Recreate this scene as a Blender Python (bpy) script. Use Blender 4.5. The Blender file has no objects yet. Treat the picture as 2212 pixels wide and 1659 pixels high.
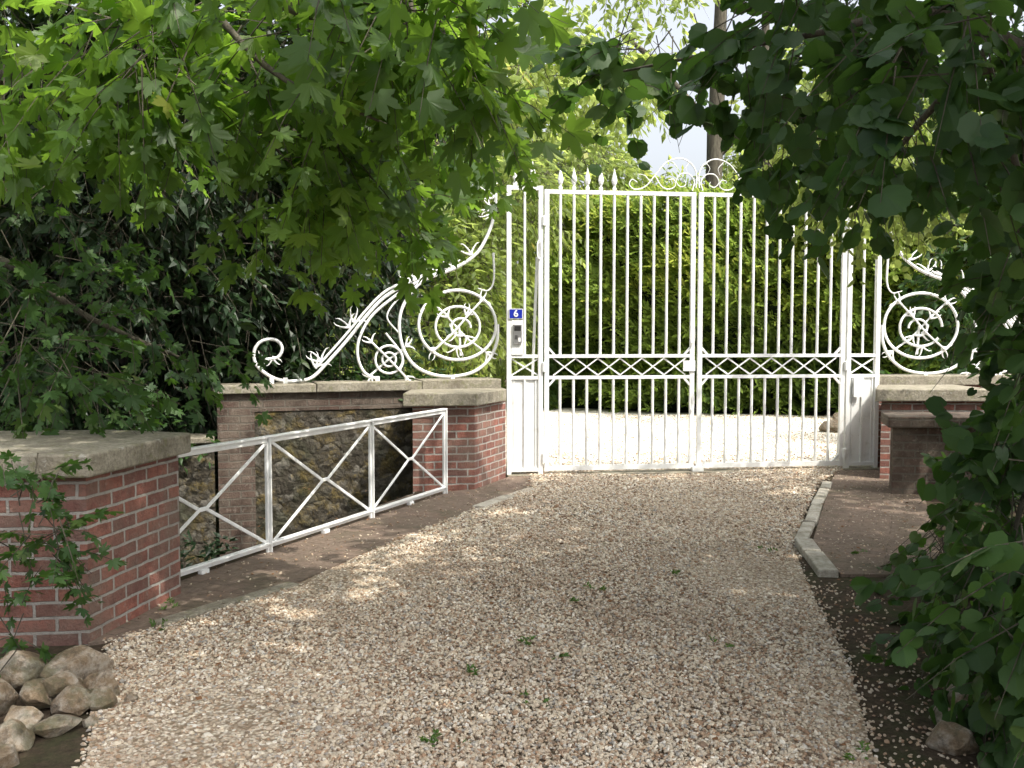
import bpy, bmesh, math, numpy as np
from mathutils import Vector, Matrix, noise
from mathutils.geometry import tessellate_polygon
rng=np.random.default_rng(7)
sc=bpy.context.scene
COL=sc.collection
# ------------------------------------------------------------------ helpers
def link(o,parent=None):
    COL.objects.link(o)
    if parent is not None: o.parent=parent
    return o
def empty(name,loc=(0,0,0),rz=0):
    e=bpy.data.objects.new(name,None); e.empty_display_size=.2
    e.location=loc; e.rotation_euler=(0,0,rz); return link(e)
def np_mesh(name,V,F,mat,attr=None,parent=None,smooth=False):
    me=bpy.data.meshes.new(name)
    V=np.asarray(V,dtype=np.float32); F=np.asarray(F,dtype=np.int32)
    me.vertices.add(len(V)); me.vertices.foreach_set('co',V.ravel())
    k=F.shape[1]
    me.loops.add(F.size); me.polygons.add(len(F))
    me.loops.foreach_set('vertex_index',F.ravel())
    me.polygons.foreach_set('loop_start',np.arange(len(F),dtype=np.int32)*k)
    me.polygons.foreach_set('use_smooth',np.full(len(F),smooth,dtype=bool))
    if attr is not None:
        a=me.attributes.new('tint','FLOAT','POINT'); a.data.foreach_set('value',np.asarray(attr,dtype=np.float32))
    me.update(calc_edges=True)
    me.materials.append(mat)
    return link(bpy.data.objects.new(name,me),parent)
def norm(a): return a/np.maximum(np.linalg.norm(a,axis=-1,keepdims=True),1e-9)
def bm_obj(name,bm,mat,parent=None,smooth=False):
    me=bpy.data.meshes.new(name); bm.normal_update(); bm.to_mesh(me); bm.free()
    me.materials.append(mat)
    if smooth: me.polygons.foreach_set('use_smooth',[True]*len(me.polygons))
    return link(bpy.data.objects.new(name,me),parent)
def box(bm,x0,x1,y0,y1,z0,z1):
    vs=[bm.verts.new(p) for p in ((x0,y0,z0),(x1,y0,z0),(x1,y1,z0),(x0,y1,z0),(x0,y0,z1),(x1,y0,z1),(x1,y1,z1),(x0,y1,z1))]
    for f in ((3,2,1,0),(4,5,6,7),(0,1,5,4),(1,2,6,5),(2,3,7,6),(3,0,4,7)): bm.faces.new([vs[i] for i in f])
def bar(bm,a,b,w,t,up=None):
    """rectangular bar a->b, width w (in the XZ plane), thickness t (along Y)"""
    a=Vector(a);b=Vector(b);d=(b-a).normalized(); n=Vector((0,1,0)); s=d.cross(n).normalized(); n=s.cross(d)
    vs=[]
    for p in (a,b):
        for i,j in ((-1,-1),(1,-1),(1,1),(-1,1)): vs.append(bm.verts.new(p+s*(i*w/2)+n*(j*t/2)))
    for f in ((3,2,1,0),(4,5,6,7),(0,1,5,4),(1,2,6,5),(2,3,7,6),(3,0,4,7)): bm.faces.new([vs[i] for i in f])
def lathe(bm,x,y,prof,seg=8,sy=1.0):
    rings=[]
    for z,r in prof:
        rings.append([bm.verts.new((x+r*math.cos(2*math.pi*k/seg),y+sy*r*math.sin(2*math.pi*k/seg),z)) for k in range(seg)])
    for a,b in zip(rings,rings[1:]):
        for k in range(seg): bm.faces.new((a[k],a[(k+1)%seg],b[(k+1)%seg],b[k]))
    bm.faces.new(rings[0][::-1]); bm.faces.new(rings[-1])
def prism(name,poly,z0,z1,mat,parent=None,bev=0,rough=0):
    """extruded footprint, uv in metres (perimeter distance, height)"""
    a=sum(p[0]*q[1]-q[0]*p[1] for p,q in zip(poly,poly[1:]+poly[:1]))
    if a<0: poly=poly[::-1]
    bm=bmesh.new(); uvl=bm.loops.layers.uv.new('UVMap')
    lo=[bm.verts.new((p[0],p[1],z0)) for p in poly]; hi=[bm.verts.new((p[0],p[1],z1)) for p in poly]
    n=len(poly); d=0
    for i in range(n):
        j=(i+1)%n; L=math.dist(poly[i],poly[j])
        f=bm.faces.new((lo[i],lo[j],hi[j],hi[i]))
        for l,uv in zip(f.loops,((d,z0),(d+L,z0),(d+L,z1),(d,z1))): l[uvl].uv=uv
        d+=round(L/.115)*.115 if L>.2 else L
    for vs in (hi,lo[::-1]):
        f=bm.faces.new(vs)
        for l in f.loops: l[uvl].uv=(l.vert.co.x,l.vert.co.y)
    o=bm_obj(name,bm,mat,parent)
    if bev:
        m=o.modifiers.new('b','BEVEL'); m.width=bev; m.segments=2
    return o
def inside(P,poly):
    x,y=P[:,0],P[:,1]; r=np.zeros(len(P),bool); n=len(poly)
    for i in range(n):
        x0,y0=poly[i];x1,y1=poly[(i+1)%n]
        if y0==y1: continue
        c=((y0>y)!=(y1>y))&(x<(x1-x0)*(y-y0)/(y1-y0)+x0); r^=c
    return r
def tubes(name,lines,mat,parent=None,seg=8,wob=.0):
    """lines: list of [(x,y,z,r),...] -> smooth tapered limbs in one mesh"""
    bm=bmesh.new()
    for ln in lines:
        pts=catmull([l[:3] for l in ln],6) if len(ln)>2 else [Vector(l[:3]) for l in ln]
        rs=np.interp(np.linspace(0,len(ln)-1,len(pts)),range(len(ln)),[l[3] for l in ln])
        prev=None
        for i,p in enumerate(pts):
            d=(pts[min(i+1,len(pts)-1)]-pts[max(i-1,0)]).normalized()
            a=d.orthogonal() if abs(d.z)<.9 else Vector((1,0,0)); a=(a-d*a.dot(d)).normalized(); b=d.cross(a)
            if prev:
                pa=prev[1]; a=(pa-d*pa.dot(d)).normalized(); b=d.cross(a)
            ring=[]
            for k in range(seg):
                t=2*math.pi*k/seg; r=rs[i]*(1+wob*noise.noise(Vector((p.x*3+k,p.y*3,p.z*2))))
                ring.append(bm.verts.new(p+a*(r*math.cos(t))+b*(r*math.sin(t))))
            if prev:
                for k in range(seg): bm.faces.new((prev[0][k],prev[0][(k+1)%seg],ring[(k+1)%seg],ring[k]))
            prev=(ring,a)
    return bm_obj(name,bm,mat,parent,True)
def catmull(pts,n=8):
    P=[Vector(p) for p in pts]; P=[P[0]*2-P[1]]+P+[P[-1]*2-P[-2]]; out=[]
    for i in range(1,len(P)-2):
        p0,p1,p2,p3=P[i-1:i+3]
        for k in range(n):
            t=k/n; out.append(.5*((2*p1)+(p2-p0)*t+(2*p0-5*p1+4*p2-p3)*t*t+(3*p1-p0-3*p2+p3)*t**3))
    out.append(P[-2]); return out
# ------------------------------------------------------------------ materials
class NT:
    def __init__(s,name):
        s.m=bpy.data.materials.new(name); s.m.use_nodes=True; s.t=s.m.node_tree; s.t.nodes.clear()
        s.out=s.n('ShaderNodeOutputMaterial')
    def n(s,ty,**k):
        x=s.t.nodes.new(ty)
        for a,b in k.items():
            if a.startswith('i_'):
                key=a[2:].replace('_',' '); x.inputs[key].default_value=b
            else: setattr(x,a,b)
        return x
    def l(s,a,b): s.t.links.new(a,b)
    def noise(s,scale,detail=6,rough=.6,vec=None,dist=0):
        x=s.n('ShaderNodeTexNoise'); x.inputs['Scale'].default_value=scale; x.inputs['Detail'].default_value=detail
        x.inputs['Roughness'].default_value=rough; x.inputs['Distortion'].default_value=dist
        if vec: s.l(vec,x.inputs['Vector'])
        return x.outputs['Fac']
    def ramp(s,fac,stops):
        x=s.n('ShaderNodeValToRGB'); e=x.color_ramp.elements
        while len(e)<len(stops): e.new(.5)
        for el,(p,c) in zip(e,stops): el.position=p; el.color=(*c,1) if not isinstance(c,float) else (c,c,c,1)
        s.l(fac,x.inputs[0]); return x.outputs[0]
    def mix(s,fac,a,b,mode='MIX'):
        x=s.n('ShaderNodeMix',data_type='RGBA',blend_type=mode)
        for v,sock in ((fac,x.inputs[0]),(a,x.inputs[6]),(b,x.inputs[7])):
            if isinstance(v,(int,float)): sock.default_value=v
            elif isinstance(v,tuple): sock.default_value=(*v,1)
            else: s.l(v,sock)
        return x.outputs[2]
    def bump(s,h,strength=.5,dist=.01,nrm=None):
        x=s.n('ShaderNodeBump'); x.inputs['Strength'].default_value=strength; x.inputs['Distance'].default_value=dist
        s.l(h,x.inputs['Height'])
        if nrm: s.l(nrm,x.inputs['Normal'])
        return x.outputs[0]
    def pbr(s,col,rough=.8,nrm=None,spec=.3,metal=0):
        p=s.n('ShaderNodeBsdfPrincipled'); p.inputs['Roughness'].default_value=rough
        p.inputs['Specular IOR Level'].default_value=spec; p.inputs['Metallic'].default_value=metal
        if isinstance(col,tuple): p.inputs['Base Color'].default_value=(*col,1)
        else: s.l(col,p.inputs['Base Color'])
        if nrm: s.l(nrm,p.inputs['Normal'])
        s.l(p.outputs[0],s.out.inputs[0]); return p
    def obj(s): return s.n('ShaderNodeTexCoord').outputs['Object']
    def uv(s): return s.n('ShaderNodeTexCoord').outputs['UV']
def leaf_mat(name,dark,light,tr,trans=.4,rough=.45,spec=.4):
    N=NT(name); a=N.n('ShaderNodeAttribute',attribute_name='tint').outputs['Fac']
    col=N.ramp(a,[(0,dark),(.9,light),(1.0,(light[0]*1.8,light[1]*1.1,light[2]))])
    p=N.pbr(col,rough,spec=spec)
    t=N.n('ShaderNodeBsdfTranslucent'); tc=N.mix(a,tuple(c*.55 for c in tr),tr); N.l(tc,t.inputs[0])
    m=N.n('ShaderNodeMixShader'); m.inputs[0].default_value=trans
    N.l(p.outputs[0],m.inputs[1]); N.l(t.outputs[0],m.inputs[2]); N.l(m.outputs[0],N.out.inputs[0]); return N.m
M={}
M['maple']=leaf_mat('maple_leaf',(.032,.075,.018),(.085,.155,.03),(.30,.52,.05),.52)
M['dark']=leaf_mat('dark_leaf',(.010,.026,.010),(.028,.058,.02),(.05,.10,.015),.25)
M['hazel']=leaf_mat('hazel_leaf',(.020,.052,.018),(.052,.105,.028),(.12,.26,.03),.35,.5,.3)
M['bright']=leaf_mat('bright_leaf',(.12,.17,.05),(.22,.28,.08),(.62,.76,.18),.55)  # lit leaf variant: sunlight painted in as a lighter colour
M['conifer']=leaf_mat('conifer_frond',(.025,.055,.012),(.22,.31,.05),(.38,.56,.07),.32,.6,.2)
M['weed']=leaf_mat('weed_leaf',(.05,.11,.02),(.09,.17,.03),(.16,.28,.03),.3)
def mk_bark():
    N=NT('bark'); o=N.obj(); mp=N.n('ShaderNodeMapping'); mp.inputs['Scale'].default_value=(8,8,2); N.l(o,mp.inputs[0])
    f=N.noise(2,8,.7,mp.outputs[0]); c=N.ramp(f,[(.3,(.03,.025,.018)),(.6,(.10,.09,.065)),(.75,(.16,.16,.11))])
    N.pbr(c,.9,N.bump(f,.8,.03)); return N.m
M['bark']=mk_bark()
def mk_white():
    N=NT('white_paint'); o=N.obj(); f=N.noise(9,8,.65,o); f2=N.noise(60,4,.6,o)
    c=N.ramp(f,[(.3,(.66,.66,.63)),(.45,(.80,.81,.80)),(.8,(.85,.86,.86))])
    spots=N.ramp(f2,[(.66,0.0),(.75,1.0)]); c=N.mix(spots,c,(.42,.38,.32))
    N.pbr(c,.42,N.bump(f2,.3,.003),.4); return N.m
M['white']=mk_white()
def mk_brick(name,c1,c2,mort,lich,gain=1.75):
    N=NT(name); uv=N.uv(); o=N.obj()
    wob=N.n('ShaderNodeTexNoise'); wob.inputs['Scale'].default_value=9; N.l(uv,wob.inputs['Vector'])
    wm=N.n('ShaderNodeVectorMath',operation='MULTIPLY_ADD'); wm.inputs[1].default_value=(.016,.016,0)
    N.l(wob.outputs['Color'],wm.inputs[0]); N.l(uv,wm.inputs[2])
    b=N.n('ShaderNodeTexBrick'); N.l(wm.outputs[0],b.inputs['Vector'])
    for k,v in (('Scale',1),('Mortar Size',.009),('Mortar Smooth',.25),('Bias',-.1),('Brick Width',.225),('Row Height',.077)): b.inputs[k].default_value=v
    b.inputs['Color1'].default_value=(*c1,1); b.inputs['Color2'].default_value=(*c2,1); b.inputs['Mortar'].default_value=(*mort,1)
    f=N.noise(14,8,.7,o); f2=N.noise(3,5,.6,o); f3=N.noise(70,5,.7,o)
    c=N.mix(.65,b.outputs['Color'],N.ramp(f,[(.32,.15),(.68,.9)]),'MULTIPLY')
    c=N.mix(1.0,c,(gain,gain,gain),'MULTIPLY')
    c=N.mix(N.ramp(f2,[(.42,0.0),(.68,lich)]),c,(.21,.175,.14))
    c=N.mix(N.ramp(N.noise(22,6,.7,o),[(.56,0.0),(.68,.4)]),c,(.36,.31,.26))
    c=N.mix(N.ramp(N.noise(7,6,.7,o),[(.55,0.0),(.68,.6)]),c,(.08,.055,.045))
    c=N.mix(N.ramp(f3,[(.55,0.0),(.75,.65)]),c,(.08,.06,.05))
    c=N.mix(N.ramp(b.outputs['Fac'],[(.3,0.0),(.9,.45)]),c,mort)
    h=N.n('ShaderNodeMath',operation='MULTIPLY_ADD'); N.l(b.outputs['Fac'],h.inputs[0]); h.inputs[1].default_value=-1
    N.l(f3,h.inputs[2])
    N.pbr(c,.88,N.bump(h.outputs[0],1,.014),.25); return N.m
M['brick']=mk_brick('red_brick',(.25,.10,.075),(.13,.07,.06),(.36,.34,.31),.6)
M['brick_old']=mk_brick('old_brick',(.11,.07,.055),(.075,.058,.045),(.13,.115,.095),.8,1.3)
def mk_flint():
    N=NT('flint_wall'); o=N.obj(); v=N.n('ShaderNodeTexVoronoi'); v.inputs['Scale'].default_value=11; v.inputs['Randomness'].default_value=1
    wn=N.n('ShaderNodeTexNoise'); wn.inputs['Scale'].default_value=9; wn.inputs['Detail'].default_value=6; N.l(o,wn.inputs['Vector'])
    wm=N.n('ShaderNodeVectorMath',operation='MULTIPLY_ADD'); wm.inputs[1].default_value=(.2,.2,.2); N.l(wn.outputs['Color'],wm.inputs[0]); N.l(o,wm.inputs[2])
    N.l(wm.outputs[0],v.inputs['Vector'])
    sp=N.n('ShaderNodeSeparateColor'); N.l(v.outputs['Color'],sp.inputs[0])
    f=N.noise(5,9,.78,o); g=N.noise(20,9,.8,o)
    c=N.ramp(sp.outputs[0],[(0,(.06,.052,.04)),(.5,(.10,.088,.068)),(.85,(.15,.135,.11)),(1,(.22,.205,.175))])
    c=N.mix(.75,c,N.ramp(g,[(.3,.3),(.68,1.0)]),'MULTIPLY'); 
    c=N.mix(N.ramp(f,[(.5,0.0),(.62,.7)]),c,(.20,.145,.04))
    c=N.mix(N.ramp(N.noise(9,8,.75,o),[(.56,0.0),(.64,.6)]),c,(.20,.19,.16))
    c=N.mix(N.ramp(N.noise(3,6,.7,o),[(.5,0.0),(.7,.65)]),c,(.05,.058,.028))
    c=N.mix(N.ramp(v.outputs['Distance'],[(.45,0.0),(.8,.6)]),c,(.05,.042,.03))
    h=N.mix(.5,N.ramp(v.outputs['Distance'],[(.1,1.0),(.85,0.0)]),g)
    N.pbr(c,.92,N.bump(h,1,.07),.2); return N.m
M['flint']=mk_flint()
def mk_cap():
    N=NT('stone_cap'); o=N.obj(); f=N.noise(5,9,.75,o); g=N.noise(45,6,.7,o); l=N.noise(11,6,.7,o)
    c=N.ramp(f,[(.3,(.15,.13,.10)),(.5,(.28,.255,.20)),(.7,(.39,.36,.29))])
    c=N.mix(N.ramp(g,[(.42,0.0),(.66,.6)]),c,(.10,.09,.065)); c=N.mix(N.ramp(l,[(.55,0.0),(.62,.6)]),c,(.17,.17,.085))
    c=N.mix(N.ramp(N.noise(17,6,.7,o),[(.6,0.0),(.66,.7)]),c,(.42,.41,.36))
    N.pbr(c,.9,N.bump(g,.8,.014),.2); return N.m
M['cap']=mk_cap()
def mk_kerb():
    N=NT('kerb_stone'); o=N.obj(); f=N.noise(8,9,.75,o); g=N.noise(45,6,.7,o)
    c=N.ramp(f,[(.3,(.28,.25,.20)),(.5,(.44,.41,.35)),(.7,(.58,.55,.48))])
    c=N.mix(N.ramp(g,[(.5,0.0),(.7,.6)]),c,(.18,.15,.11))
    c=N.mix(N.ramp(N.noise(3,6,.7,o),[(.5,0.0),(.62,.5)]),c,(.16,.15,.10)); N.pbr(c,.9,N.bump(g,.8,.014),.2); return N.m
M['kerb']=mk_kerb()
def mk_soil():
    N=NT('soil'); o=N.obj(); f=N.noise(1.2,9,.7,o); g=N.noise(25,8,.75,o)
    c=N.ramp(g,[(.3,(.035,.026,.018)),(.55,(.085,.062,.043)),(.75,(.15,.115,.085))])
    c=N.mix(N.ramp(f,[(.5,0.0),(.65,.7)]),c,(.045,.07,.022))
    N.pbr(c,.95,N.bump(g,1,.03),.15); return N.m
M['soil']=mk_soil()
def mk_gravel():
    N=NT('gravel_bed'); o=N.obj(); v=N.n('ShaderNodeTexVoronoi'); v.inputs['Scale'].default_value=55; N.l(o,v.inputs['Vector'])
    s=N.n('ShaderNodeSeparateColor'); N.l(v.outputs['Color'],s.inputs[0])
    c=N.ramp(s.outputs[0],[(0,(.24,.18,.12)),(.4,(.38,.31,.23)),(.75,(.50,.44,.35)),(1,(.62,.57,.48))])
    c=N.mix(N.ramp(v.outputs['Distance'],[(.3,0.0),(.8,.9)]),c,(.16,.115,.075))
    c=N.mix(N.ramp(N.noise(1.3,6,.6,o),[(.45,0.0),(.7,.45)]),c,(.23,.165,.11))
    # paler gravel beyond the gate, sunlight painted into the colour
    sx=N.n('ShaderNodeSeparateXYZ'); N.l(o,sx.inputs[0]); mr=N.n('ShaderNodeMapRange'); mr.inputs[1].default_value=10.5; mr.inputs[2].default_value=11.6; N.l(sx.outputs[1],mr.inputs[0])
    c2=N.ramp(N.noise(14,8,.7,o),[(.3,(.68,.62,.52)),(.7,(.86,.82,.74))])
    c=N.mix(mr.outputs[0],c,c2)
    N.pbr(c,.85,N.bump(v.outputs['Distance'],.7,.012),.25); return N.m
M['gravel']=mk_gravel()
def mk_pebble(name='pebbles',gain=1.0):
    N=NT(name); a=N.n('ShaderNodeAttribute',attribute_name='tint').outputs['Fac']; o=N.obj()
    st=[(0,(.13,.095,.07)),(.12,(.32,.20,.12)),(.28,(.43,.33,.23)),(.45,(.46,.40,.32)),(.6,(.54,.45,.33)),(.78,(.62,.54,.42)),(.9,(.74,.69,.60)),(.96,(.30,.28,.25))]
    c=N.ramp(a,[(p,tuple(min(.88,x*gain) for x in q)) for p,q in st])
    f=N.noise(110,4,.6,o); c=N.mix(.6,c,N.ramp(f,[(.3,.55),(.6,1.0)]),'MULTIPLY')
    if gain==1.0: c=N.mix(N.ramp(N.noise(1.1,6,.6,o),[(.48,0.0),(.70,.45)]),c,(.24,.165,.11))
    N.pbr(c,.6,N.bump(f,.4,.004),.4); return N.m
M['pebble']=mk_pebble(); M['pebble_pale']=mk_pebble('pale_pebbles',1.6)  # pale copy: strong sun beyond the gate painted into the stones
def mk_rock():
    N=NT('rock'); o=N.obj(); f=N.noise(9,9,.75,o); g=N.noise(30,8,.75,o); l=N.noise(5,5,.7,o)
    c=N.ramp(f,[(.3,(.09,.07,.045)),(.45,(.26,.19,.12)),(.6,(.44,.39,.32)),(.75,(.20,.19,.17))])
    c=N.mix(N.ramp(l,[(.48,0.0),(.58,.6)]),c,(.10,.11,.055)); c=N.mix(N.ramp(g,[(.5,0.0),(.66,.7)]),c,(.08,.062,.045))
    h=N.mix(.5,f,g)
    N.pbr(c,.8,N.bump(h,1,.05),.3); return N.m
M['rock']=mk_rock()
def mk_pave():
    N=NT('brick_paving'); o=N.obj(); mp=N.n('ShaderNodeMapping'); mp.inputs['Rotation'].default_value=(0,0,math.radians(24)); N.l(o,mp.inputs[0])
    b=N.n('ShaderNodeTexBrick'); N.l(mp.outputs[0],b.inputs['Vector'])
    for k,v in (('Scale',1),('Mortar Size',.006),('Mortar Smooth',.5),('Brick Width',.22),('Row Height',.11)): b.inputs[k].default_value=v
    b.inputs['Color1'].default_value=(.23,.16,.125,1); b.inputs['Color2'].default_value=(.15,.11,.09,1); b.inputs['Mortar'].default_value=(.08,.06,.045,1)
    f=N.noise(3.2,8,.75,o); g=N.noise(30,8,.75,o)
    c=N.mix(N.ramp(f,[(.3,.1),(.52,.85)]),b.outputs['Color'],N.ramp(g,[(.3,(.09,.068,.052)),(.7,(.27,.21,.165))]))
    c=N.mix(N.ramp(N.noise(2.3,5,.6,o),[(.52,0.0),(.68,.5)]),c,(.085,.082,.05))
    h=N.n('ShaderNodeMath',operation='MULTIPLY_ADD'); N.l(b.outputs['Fac'],h.inputs[0]); h.inputs[1].default_value=-.35; N.l(g,h.inputs[2])
    N.pbr(c,.9,N.bump(h.outputs[0],.9,.014),.2); return N.m
M['pave']=mk_pave()
def plain(name,c,r=.5,metal=0,spec=.4):
    N=NT(name); f=N.noise(30,5,.6,N.obj()); col=N.mix(N.ramp(f,[(.3,0.0),(.7,.25)]),c,tuple(x*.6 for x in c)); N.pbr(col,r,N.bump(f,.15,.002),spec,metal); return N.m
M['blue']=plain('blue_enamel',(.015,.03,.33),.25); M['steel']=plain('brushed_steel',(.5,.5,.5),.35,.9)
M['black']=plain('black_plastic',(.02,.02,.02),.4); M['signwhite']=plain('white_enamel',(.8,.8,.8),.3)
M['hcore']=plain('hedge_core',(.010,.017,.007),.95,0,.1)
# ------------------------------------------------------------------ ground with the ditch cut in
ditch=[(-7.5,5.2),(-2.45,5.35),(-.98,9.05),(-.98,10.1),(-3.0,9.42),(-7.5,7.95)]
outer=[(-140,-60),(140,-60),(140,220),(-140,220)]
tri=tessellate_polygon([[Vector((x,y,0)) for x,y in outer],[Vector((x,y,0)) for x,y in ditch]])
pts=outer+ditch
bm=bmesh.new(); vs=[bm.verts.new((x,y,0)) for x,y in pts]
for t in tri:
    f=bm.faces.new([vs[i] for i in t])
    f.normal_update()
    if f.normal.z<0: f.normal_flip()
dl=[bm.verts.new((x,y,-1.15)) for x,y in ditch]; n=len(ditch)
for i in range(n): bm.faces.new((vs[4+i],vs[4+(i+1)%n],dl[(i+1)%n],dl[i]))
bm.faces.new(dl)
bm_obj('ground',bm,M['soil'])
# gravel
gl=[(-1.3,-6),(-1.35,2.6),(-1.6,3.4),(-1.86,4.1),(-2.08,4.72),(-1.8,5.15),(-1.37,5.87),(-1.08,6.67),(-.32,8.31),(.16,9.4),(.24,10.2)]
gr=[(1.15,-6),(1.25,2.6),(1.36,3.4),(1.62,4.38),(1.88,5.82),(2.13,6.96),(3.22,9.7),(3.85,10.75)]
beyond=[(4.4,10.9),(7.5,12),(9,15.5),(8,17.4),(3,18.6),(.5,20.5),(-1,24),(-6,24),(-5,17),(-.9,12.4),(-.2,10.6)]
gpoly=gr+beyond+gl[::-1]
def sheet(name,poly,z,mat):
    tri=tessellate_polygon([[Vector((x,y,0)) for x,y in poly]])
    bm=bmesh.new(); vs=[bm.verts.new((x,y,z)) for x,y in poly]
    for t in tri:
        f=bm.faces.new([vs[i] for i in t]); f.normal_update()
        if f.normal.z<0: f.normal_flip()
    return bm_obj(name,bm,mat)
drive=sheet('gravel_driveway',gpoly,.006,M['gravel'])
# pebbles (icosahedra, irregular)
bm=bmesh.new(); bmesh.ops.create_icosphere(bm,subdivisions=1,radius=1); ico=np.array([v.co[:] for v in bm.verts]); icf=np.array([[v.index for v in f.verts] for f in bm.faces]); bm.free()
def pebbles(P,R,name,parent,mat,tint,var=12):
    n=len(P); nv=len(ico)
    base=np.stack([ico*(1+rng.uniform(-.28,.28,(nv,1))) for _ in range(var)])[rng.integers(0,var,n)]
    sc3=np.stack([rng.uniform(.8,1.35,n),rng.uniform(.6,1,n),rng.uniform(.4,.75,n)],1)
    v=base*sc3[:,None,:]
    def rot(ax,a):
        c,s=np.cos(a)[:,None],np.sin(a)[:,None]; i,j=[(1,2),(0,2),(0,1)][ax]
        x=v[:,:,i]*c-v[:,:,j]*s; y=v[:,:,i]*s+v[:,:,j]*c; v[:,:,i]=x; v[:,:,j]=y
    rot(0,rng.normal(0,.4,n)); rot(1,rng.normal(0,.4,n)); rot(2,rng.uniform(0,6.28,n))
    V=P[:,None,:]+v*R[:,None,None]
    F=icf[None]+(np.arange(n)*nv)[:,None,None]
    return np_mesh(name,V.reshape(-1,3),F.reshape(-1,3),mat,np.repeat(tint,nv),parent)
def scatter(n,x0,x1,y0,y1,poly,pw=1.0):
    P=np.stack([rng.uniform(x0,x1,n),y0+(y1-y0)*rng.uniform(0,1,n)**pw],1); P=P[inside(P,poly)]
    P=P[np.abs(P[:,0])<P[:,1]*.62+1.0]; return P
P=scatter(250000,-2.4,4,2.9,10.9,gpoly,1.45)
P+=rng.normal(0,.02,P.shape)
z=.008+.008*rng.random(len(P))+.012*np.sin(P[:,0]*2.1+1)*np.sin(P[:,1]*1.3)**2
R=rng.uniform(.0055,.0125,len(P))*(1+.4*(P[:,1]>7)); R*=np.where(rng.random(len(P))<.03,1.6,1)
pebbles(np.column_stack([P,z]),R,'pebbles',drive,M['pebble'],rng.random(len(P)))
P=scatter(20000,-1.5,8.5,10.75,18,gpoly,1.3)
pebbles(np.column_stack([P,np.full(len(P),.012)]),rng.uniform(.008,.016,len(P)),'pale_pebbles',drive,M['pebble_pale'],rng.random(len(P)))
# ------------------------------------------------------------------ pavements + kerbs
pl=[(-2.17,4.66),(-2.04,5.6),(-2.22,5.62),(-.78,9.18),(-.38,9.34),(-.02,10.2),(.26,10.22),(.18,9.4),(-.30,8.31),(-1.06,6.67),(-1.35,5.87),(-1.78,5.15),(-2.06,4.72)]
pavement=prism('pavement',pl,-.1,.016,M['pave'])
prr=[(2.16,6.0),(2.28,6.95),(3.36,9.7),(3.75,10.62),(4.5,10.7),(4.2,9.4),(3.4,7.4),(2.9,6.0)]
prism('pavement',prr,-.1,.02,M['pave'])
def kerb(name,a,b,w,h,mat,cuts=5):
    k=empty(name)
    a=Vector(a);b=Vector(b);d=b-a;L=d.length;d.normalize();s=Vector((d.y,-d.x)); t=0;i=0
    while t<L-.03:
        l=min(rng.uniform(.35,.7),L-t); p=a+d*(t+.006); q=a+d*(t+l-.006)
        j=rng.uniform(-.014,.014)
        pts=[p+s*(j),p+s*(w+j),q+s*(w+j*.5),q+s*(j*.5)]
        prism('stone_%d'%i,[tuple(v) for v in pts],-.05,h+rng.uniform(-.008,.008),mat,k,.010); t+=l;i+=1
    return k
kerb('stone_kerb',(-.36,8.36),(.16,9.42),.13,.030,M['kerb'])
kerb('stone_kerb',(-1.98,4.98),(-1.42,5.86),.10,.024,M['cap'])
kerb('stone_kerb',(2.16,7.0),(3.28,9.72),.10,.04,M['kerb'])
kerb('stone_kerb',(2.01,6.0),(2.14,6.92),.13,.055,M['kerb'])
# threshold below gate
G0=(-.06,10.3); ga=math.radians(7.2)
def gp(s,t): return (G0[0]+s*math.cos(ga)-t*math.sin(ga),G0[1]+s*math.sin(ga)+t*math.cos(ga))
prism('stone_threshold',[gp(0,-.12),gp(4.4,-.12),gp(4.4,.14),gp(0,.14)],-.05,.022,M['cap'])
# stray pebbles + dead leaves on pavement
P=scatter(14000,-2.3,4.2,4.6,10.4,pl); P2=scatter(12000,1.9,4.2,5.6,10.6,prr)
keep=rng.random(len(P))<.3; P=P[keep]; P2=P2[rng.random(len(P2))<.2]; P3=scatter(9000,1.2,3.2,3.2,6.5,[(1.3,3.0),(1.6,4.38),(1.88,5.95),(2.3,5.9),(1.9,3.0)]); P3=P3[rng.random(len(P3))<np.clip(.7-(P3[:,0]-1.3)*.5,0.05,1)]; P=np.vstack([P,P2,P3])
zz=np.full(len(P),.02); zz=np.where((P[:,1]<5.95)&(P[:,0]>1),.004,zz)
pebbles(np.column_stack([P,zz]),rng.uniform(.004,.011,len(P)),'stray_pebbles',pavement,M['pebble'],rng.random(len(P))*.7)
# ------------------------------------------------------------------ walls
def wallgrp(name): return empty(name)
w=wallgrp('brick_pillar')
prism('bricks',[(-2.17,4.68),(-2.02,5.57),(-2.5,5.72),(-4.6,5.5),(-4.6,4.45),(-3.2,4.58)],-.1,.872,M['brick'],w)
prism('cap',[(-2.12,4.61),(-1.955,5.62),(-2.5,5.80),(-4.7,5.58),(-4.7,4.37),(-3.2,4.51)],.874,.995,M['cap'],w,.012)
w=wallgrp('brick_pillar')
prism('bricks',[(-1.0,9.28),(-.38,9.36),(-.07,10.16),(-.2,10.2),(-1.0,9.93)],-1.15,.866,M['brick'],w)
prism('cap',[(-1.09,9.2),(-.35,9.28),(-.06,9.98),(-.1,10.19),(-1.09,9.86)],.868,1.0,M['cap'],w,.012)
A=Vector((-2.97,9.3)); B=Vector((-.08,10.3)); d=(B-A).normalized(); nn=Vector((-d.y,d.x))
def wp(s,t): q=A+d*s+nn*t; return (q.x,q.y)
w=wallgrp('brick_wall')
prism('brick_course',[wp(0,0),wp(3.04,0),wp(3.04,.36),wp(0,.36)],.80,.985,M['brick_old'],w)
prism('brick_quoin',[wp(0,-.002),wp(.36,-.002),wp(.36,.355),wp(0,.355)],-1.15,.798,M['brick_old'],w)
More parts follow.
